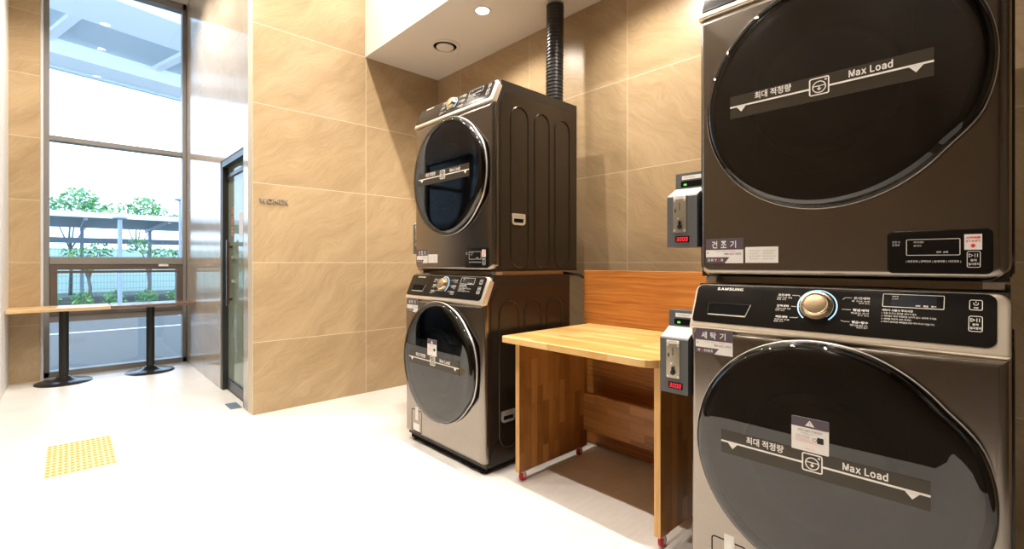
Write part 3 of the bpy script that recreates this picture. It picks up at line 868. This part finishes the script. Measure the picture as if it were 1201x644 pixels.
coin_box((1.665, y2 + .001, .640), .090, 'grey coin box sticking out left of the farther washer, by its name sticker')
coin_box((1.715, y2 + .003, 1.200), .082, 'grey coin box sticking out left of the farther dryer')

# ------------------------------------------------------------------ rolling wooden table
t = empty('rolling_table', (1.70, .954, 0), 'wooden butcher-block table on red casters between the two machine stacks', 'table')
ox, oy = 1.70, .954
b = B()
out = lambda ins=0.: rr(-.050, .685, -.012, .906, (.075, .012, .012, .012), 8, ins)
fr = fr_top(0.)
def top_out(ins):   # rounded right-front corner (low x, low y)
    return rr(-.055, .690, -.012, .880, (.085, .008, .008, .015), 8, ins)
rg = [(top_out(.003), .727), (top_out(0), .730), (top_out(0), .757), (top_out(.003), .760)]
loops(b, fr, rg)
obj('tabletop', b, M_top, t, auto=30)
M_edge = grain_mat('butcher_block_edge', 2, 1, (.50, .26, .075), (.68, .40, .14), .4, 60)
for y in (0., .799):
    b = B(); box(b, 0, .565, y, y + .030, .050, .7275, 0, .003, 2)
    b.normal_update()
    for f in b.faces:
        if f.normal.x < -.9: f.material_index = 1
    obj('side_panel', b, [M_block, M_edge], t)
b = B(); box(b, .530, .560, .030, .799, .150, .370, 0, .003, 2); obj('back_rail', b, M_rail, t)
for x in (.045, .515):
    for y in (.015, .814):
        b = B(); box(b, x - .026, x + .026, y - .013, y + .013, .0465, .0505); box(b, x - .014, x + .002, y - .0135, y - .0115, .018, .047); box(b, x - .014, x + .002, y + .0115, y + .0135, .018, .047)
        lathe(b, fr_right(0.), x - .006, .0235, [(.006, -y - .0138), (.006, -y + .0138)], 10)
        c = obj('caster', b, M_zinc, t, auto=40)
        b = B(); lathe(b, lambda a, bb, n: Vector((a, y + n, bb)), x - .006, .0235, [(.010, -.0095), (.019, -.0095), (.0232, -.006), (.0232, .006), (.019, .0095), (.010, .0095)], 24, cap0=True)
        bmesh.ops.recalc_face_normals(b, faces=b.faces)
        obj('wheel', b, M_redwheel, c, auto=40, label='red caster wheel')
# wood-veneer board closing the gap behind the table
b = B(); box(b, 2.402, 2.425, .80, 1.885, .006, 1.092, 0, .002, 1)
tag(obj('veneer_board', b, M_sapele), 'reddish wood veneer board standing behind the butcher-block table', 'board')
# cords behind the board
b = B(); tube(b, [(2.33, 2.0, 1.075), (2.46, 1.97, 1.062), (2.50, 1.90, 1.02), (2.52, 1.80, 1.0), (2.56, 1.70, .98)], .009, 8)
tag(obj('power_cord', b, M_black, smooth=True), 'black cord running from the farther dryer down behind the wood veneer board', 'cord')
b = B(); tube(b, [(2.50, 2.04, .011), (2.50, 2.03, .30), (2.50, 1.985, .62), (2.49, 1.95, .76), (2.51, 1.90, .88), (2.54, 1.82, .95)], .011, 8)
tag(obj('water_hose', b, pm('hose_grey', (.35, .35, .35), .4), smooth=True), 'grey hose rising behind the far left corner of the butcher-block tabletop', 'hose')

# ------------------------------------------------------------------ vent duct, ceiling fittings
b = B()
P, Rr = [], []
k = 0
z = 1.55
while z < 2.936:
    P.append((2.472 + .003 * math.sin(z * 5), 2.192 + .004 * math.sin(z * 3.1), z)); Rr.append((.0605, .0605, .0545, .0545)[k % 4]); z += (.008, .004, .008, .004)[k % 4]; k += 1
P.append((2.472, 2.192, 2.938)); Rr.append(.060)
tube(b, P, Rr, 28)
tag(obj('vent_duct', b, M_duct, auto=30), 'black corrugated vent duct between the farther dryer and the dropped ceiling', 'duct')
dv = empty('ceiling_air_vent', (2.285, 3.243, 2.94), 'round white air valve in the dropped ceiling, left of the black duct', 'vent')
fdn = lambda a, bb, n: Vector((a, -bb, -n))
b = B(); loops(b, fdn, [(disc_pts(0, 0, r, 48), h) for r, h in ((.094, -.004), (.128, -.004), (.127, .005), (.112, .010), (.098, .008), (.094, -.004))], cap0=False, cap1=False); obj('outer_ring', b, M_soffitm, dv, auto=40)
b = B(); lathe(b, fdn, 0, 0, [(.050, -.006), (.070, .004), (.073, .009), (.070, .014), (.055, .016), (.002, .017)], 40); obj('valve_disc', b, M_soffitm, dv, auto=50)
b = B(); lathe(b, fdn, 0, 0, [(.095, -.0005), (.095, .0012)], 40); obj('dark_throat', b, M_dark, dv)
def downlight(x, y, z, label, group, E, radius=.035, size=130, strong=True):
    r = empty('downlight', (x, y, z), label, 'downlight', group)
    b = B(); loops(b, fdn, [(disc_pts(0, 0, q, 32), h) for q, h in ((.045, .0), (.062, .0), (.060, .005), (.048, .005), (.045, .0))], cap0=False, cap1=False); obj('trim_ring', b, M_paint, r, auto=40)
    b = B(); lathe(b, fdn, 0, 0, [(.046, .0004), (.046, .002)], 28); obj('lens', b, M_lens, r)
    L = bpy.data.lights.new('downlight_lamp', 'SPOT'); L.energy = E; L.spot_size = math.radians(size); L.spot_blend = .6
    L.shadow_soft_size = radius; L.color = (1., .90, .77)
    lo = bpy.data.objects.new('downlight_lamp', L); COL.objects.link(lo); lo.parent = r; lo.location = (0, 0, -.012)
    return r
g = 'downlights in the high ceiling'
for y in (.80, 2.04, 3.20, 4.52, 5.45):
    if y < 4: downlight(1.45, y, ZC, 'round recessed downlight in the high white ceiling, row nearer the machines', g, 215 if y < 3 else 135)
    downlight(.35, y, ZC, 'round recessed downlight in the high white ceiling, row nearer the dark shopfront', g + ' by the shopfront', 158 if y < 4 else 175)
downlight(2.155, 2.60, 2.94, 'small lit downlight in the dropped ceiling, beside the black duct', 'downlights in the dropped ceiling', 50, .03, 150)
downlight(2.155, 1.45, 2.94, 'small lit downlight in the dropped ceiling, above the wooden table', 'downlights in the dropped ceiling', 58, .03, 150)

downlight(1.75, 4.75, 2.50, 'unseen downlight added to brighten the washroom behind the glass door', 'lights added in the washroom', 110, .04, 150)  # unseen lamp, added to brighten what shows through the door glass
# ------------------------------------------------------------------ sign, tactile paving, window tables
s = empty('restroom_sign', (1.055, YE, 1.595), 'small raised metal letters reading WOMEN on the tiled end wall', 'sign')
a = 0.
fw = fr_right(0.)
M_sign = pm('sign_bronze', (.50, .43, .37), .35, .5)
for ch, wch in (('W', .047), ('O', .038), ('M', .040), ('E', .026), ('N', .032)):
    b = B(); sans(b, fw, ch, a, 0, .036, .0, width=wch, bold=.03)
    r = bmesh.ops.extrude_face_region(b, geom=list(b.faces))
    bmesh.ops.translate(b, vec=(0, -.012, 0), verts=[v for v in r['geom'] if isinstance(v, bmesh.types.BMVert)])
    bmesh.ops.recalc_face_normals(b, faces=b.faces)
    obj('letter', b, M_sign, s); a += wch + .005
tp = empty('tactile_paving', (-.088, 3.503, 0), 'pale yellow studded tactile paving strip set in the white floor', 'tactile paving')
b = B(); box(b, 0, .297, 0, .59, 0.0004, .003, 0, .001, 1); pv = obj('slab', b, M_tact, tp)
b = B()
for i in range(12):
    for j in range(12):
        lathe(b, fr_top(.003), .013 + (i // 2) * .0495 + (i % 2) * .0235, .023 + j * .0495, [(.0088, 0), (.0080, .0025), (.0055, .0040)], 10)
o = obj('studs', b, M_yellow, tp, auto=50); o['kind'] = 'stuff'
def bar_table(x0, x1, px, py, y0, y1, topm, label):
    r = empty('window_table', (px, py, 0), label, 'table', 'tables at the window')
    b = B(); loops(b, fr_top(0.), [(rr(x0 - px, x1 - px, y0 - py, y1 - py, .006, 3, i), z) for i, z in ((.003, .690), (0, .693), (0, .717), (.003, .720))]); obj('tabletop', b, topm, r, auto=35)
    b = B(); lathe(b, fr_top(0.), 0, 0, [(.036, .030), (.036, .690)], 28); obj('pole', b, M_blackmetal, r, auto=40)
    b = B(); loops(b, fr_top(0.), [([(c * 1.0, d_) for c, d_ in disc_pts(0, 0, q, 40)], z) for q, z in ((.205, 0.), (.208, .006), (.200, .013), (.12, .020), (.075, .032), (.050, .055), (.040, .062))], cap0=True); obj('base', b, M_blackmetal, r, auto=45)
    b = B(); box(b, -.16, .16, -.02, .02, .682, .690); obj('top_bracket', b, M_blackmetal, r)
    return r
bar_table(-.393, .312, -.020, 6.225, 6.03, 6.44, M_tabletop1, 'narrow window table with a honey wood top, left of the pair')
bar_table(.316, 1.003, .640, 6.235, 6.03, 6.44, M_tabletop2, 'narrow window table with a dark brown top touching the corridor wall')

# ------------------------------------------------------------------ outdoors
GZ = -.12
b = B(); box(b, -14, 22, 6.75, 60, GZ - .2, GZ); struct('ground_road', b, M_asphalt)
b = B(); box(b, -14, 22, 6.74, 7.2, GZ, GZ + .05); struct('ground_pavement', b, M_pave)
b = B(); box(b, -6, 12, 11.55, 11.68, GZ, GZ + .004); tag(obj('road_line', b, M_line), 'long white line painted on the asphalt outside the window', 'road marking')
b = B(); poly(b, fr_top(GZ), [(2.2, 13.2), (2.32, 13.2), (1.5, 15.2), (1.38, 15.2)], 0, .004); tag(obj('parking_line', b, M_line), 'short slanted white parking line on the asphalt at the right of the window', 'road marking')
b = B(); box(b, -14, 22, 17.0, 17.2, GZ, GZ + .14); struct('ground_kerb', b, M_pave)
# canopy over the entrance, high outside
c = empty('entrance_canopy', (0, 14, 5.28), 'pale concrete canopy overhead outside the tall window', 'canopy')
c.rotation_euler = (0, 0, math.radians(14.2))
def cb(x0, x1, y0, y1, z0, z1, nm, m):
    b = B(); box(b, x0, x1, y0, y1, z0, z1); obj(nm, b, m, c)
cb(-8, 12, -.95, 0, .0, .5, 'edge_beam', M_canopy)
cb(-8, 12, -.12, 0, -.05, .0, 'drip_edge', M_canopy_d)
cb(-8, 12, -3.1, -.95, .30, .5, 'soffit_panel', M_canopy_d)
cb(-8, 12, -4.3, -3.1, .0, .5, 'inner_beam', M_canopy)
cb(-8, 12, -5.6, -4.3, .22, .5, 'inner_panel', M_canopy)
for x in (-.6, 1.2, 3.0):
    cb(x, x + .16, -3.1, -.95, .22, .30, 'cross_rib', M_canopy)
# carport
c = empty('carport', (0, 18, GZ), 'long blue grey carport roof on posts beyond the road', 'carport')
b = B(); box(b, -6, 14, 0, .15, 2.55, 2.70); obj('fascia', b, M_canopy, c)
b = B(); box(b, -6, 14, .15, 6.5, 2.60, 2.66); obj('roof', b, M_cport, c)
b = B(); box(b, -6, 14, 6.4, 6.55, 2.02, 2.22); obj('back_beam', b, M_cport, c)
for x in (-1.6, .35, 2.3, 4.2, 6.1):
    b = B(); box(b, x, x + .10, 5.0, 5.1, 0, 2.6); box(b, x + .01, x + .09, .2, 6.4, 2.48, 2.6); obj('post', b, M_cport, c)
# mesh fence
c = empty('mesh_fence', (0, 22.2, GZ), 'green wire mesh fence behind the carport', 'fence')
b = B()
for x in [-3 + i * .09 for i in range(130)]: box(b, x, x + .008, 0, .008, .1, 1.95)
for z in [.1 + i * .23 for i in range(9)]: box(b, -3, 8.7, -.006, .004, z, z + .012)
obj('wire_mesh', b, M_fence, c)
for i in range(6):
    b = B(); box(b, -3 + i * 2.2, -2.94 + i * 2.2, -.03, .03, 0, 2.0); obj('post', b, M_fence, c)
b = B(); box(b, -8, 16, 27., 27.1, GZ, 1.75); tag(obj('field_screen', b, M_screen), 'pale green screen fence seen through the wire mesh', 'screen')
def leaves(b, cx, cy, cz, rx, ry, rz, n, s):
    for i in range(n):
        while True:
            p = Vector((random.uniform(-1, 1), random.uniform(-1, 1), random.uniform(-1, 1)))
            if .15 < p.length < 1: break
        q = Vector((cx + p.x * rx, cy + p.y * ry, cz + p.z * rz))
        a = Vector((random.gauss(0, 1), random.gauss(0, 1), random.gauss(0, 1))).normalized()
        d = a.cross(Vector((random.gauss(0, 1), random.gauss(0, 1), random.gauss(0, 1)))).normalized()
        L = s * random.uniform(.6, 1.3)
        vs = [b.verts.new(q + v) for v in (-a * L, d * L * .45, a * L, -d * L * .45)]
        b.faces.new(vs).material_index = random.choice((0, 0, 1, 2))
def tree(x, y, h, blobs, n, ls, label, tr=.06, grp='trees beyond the window'):
    r = empty('tree', (x, y, GZ), label, 'tree', grp)
    b = B()
    tube(b, [(0, 0, 0), (.03, .01, h * .3), (-.03, 0, h * .55), (.02, 0, h * .8)], [tr, tr * .8, tr * .6, tr * .3], 8)
    for bx, by, bz, br in blobs: tube(b, [(0, 0, h * .42), (bx * .5, by * .5, (h * .42 + bz) / 2 + .1), (bx, by, bz)], [tr * .55, tr * .4, tr * .15], 6)
    obj('trunk', b, M_bark, r, smooth=True)
    b = B()
    for bx, by, bz, br in blobs: leaves(b, bx, by, bz, br, br, br * .75, n, ls)
    obj('crown', b, M_leaf, r)
tree(.1, 25.2, 4.2, [(-.6, 0, 3.3, .7), (.25, 0, 3.75, .6), (.8, .1, 3.2, .6)], 220, .11, 'leafy tree rising above the left half of the carport roof')
tree(2.5, 29.6, 4.5, [(-.6, 0, 3.6, .8), (.3, 0, 4.0, .7), (1.0, .1, 3.5, .7)], 220, .11, 'leafy tree above the middle of the carport roof')
tree(5.2, 33.0, 4.5, [(-.5, 0, 3.6, .6), (.4, 0, 4.0, .6)], 110, .11, 'sparse tree above the right end of the carport roof')
tree(.45, 17.75, 1.85, [(-.30, 0, 1.45, .35), (.22, 0, 1.6, .34), (0, 0, 1.2, .30)], 130, .06, 'small forked tree before the fence, seen over the left window table', .05, 'small trees before the fence')
tree(1.75, 17.6, 2.2, [(-.2, 0, 1.75, .35), (.35, 0, 1.5, .35)], 110, .06, 'small tree in front of the carport, near the middle of the window', .045, 'small trees before the fence')
tree(3.05, 19.2, 2.2, [(-.2, 0, 1.6, .35), (.25, 0, 1.9, .35)], 90, .06, 'small tree in front of the carport, at the right of the window', .045, 'small trees before the fence')
for i, (x, w_, pl) in enumerate(((-.35, .5, 'left of the forked tree'), (.30, .5, 'under the forked tree'), (.95, .55, 'right of the forked tree'), (1.65, .55, 'under the middle small tree'), (2.35, .55, 'between the two right-hand small trees'), (3.0, .5, 'under the right-hand small tree'))):
    r = empty('shrub', (x, 16.9, GZ), 'low green shrub along the far kerb, ' + pl, 'shrub', 'shrubs along the far kerb')
    b = B(); leaves(b, 0, 0, .27, w_ * .50, .26, .24, 260, .050); obj('foliage', b, M_leaf, r)
    b = B(); tube(b, [(0, 0, 0), (0, 0, .2), (.05, 0, .35)], [.02, .015, .008], 6); obj('stem', b, M_bark, r)
for x, y, h, l in ((1.02, 16.2, 2.4, 'thin blue grey post by the road, left of centre in the window'), (2.35, 16.2, 3.0, 'tall blue grey lamp post by the road, right of centre in the window')):
    r = empty('lamp_post', (x, y, GZ), l, 'lamp post', 'posts by the road')
    b = B(); tube(b, [(0, 0, 0), (0, 0, h)], .05, 12); obj('pole', b, M_cport, r, auto=40)
    b = B(); lathe(b, fr_top(h), 0, 0, [(.05, 0), (.16, .03), (.16, .06), (.05, .12), (.01, .14)], 20, cap0=True); obj('lamp_head', b, M_cport, r, auto=40)

# ------------------------------------------------------------------ daylight, camera, view
wd = bpy.data.worlds.new('World'); scn.world = wd; wd.use_nodes = True
bg = wd.node_tree.nodes['Background']; bg.inputs[0].default_value = (.58, .76, 1., 1); bg.inputs[1].default_value = 3.8
L = bpy.data.lights.new('window_portal', 'AREA'); L.shape = 'RECTANGLE'; L.size = 1.2; L.size_y = 4.1; L.cycles.is_portal = True
lo = bpy.data.objects.new('window_portal', L); COL.objects.link(lo); lo.location = (.41, 6.72, 2.06); lo.rotation_euler = (-PI / 2, 0, 0)

F, CX, Y0, AL = 554.285, 601.85, 308.29, .8139
cam = bpy.data.cameras.new('camera'); co = bpy.data.objects.new('camera', cam); COL.objects.link(co)
cam.sensor_fit = 'HORIZONTAL'; cam.sensor_width = 36.; cam.lens = F / 1201 * 36
cam.shift_x = -(CX - 600.5) / 1201; cam.shift_y = -(322 - Y0) / 1201
cam.clip_start = .02; cam.clip_end = 200
co.location = (0, 0, 1.14); co.rotation_euler = (PI / 2, 0, AL - PI / 2)
scn.camera = co
vs = scn.view_settings
vs.view_transform = 'Standard'; vs.look = 'None'; vs.gamma = 1.; vs.use_curve_mapping = False; vs.exposure = .36
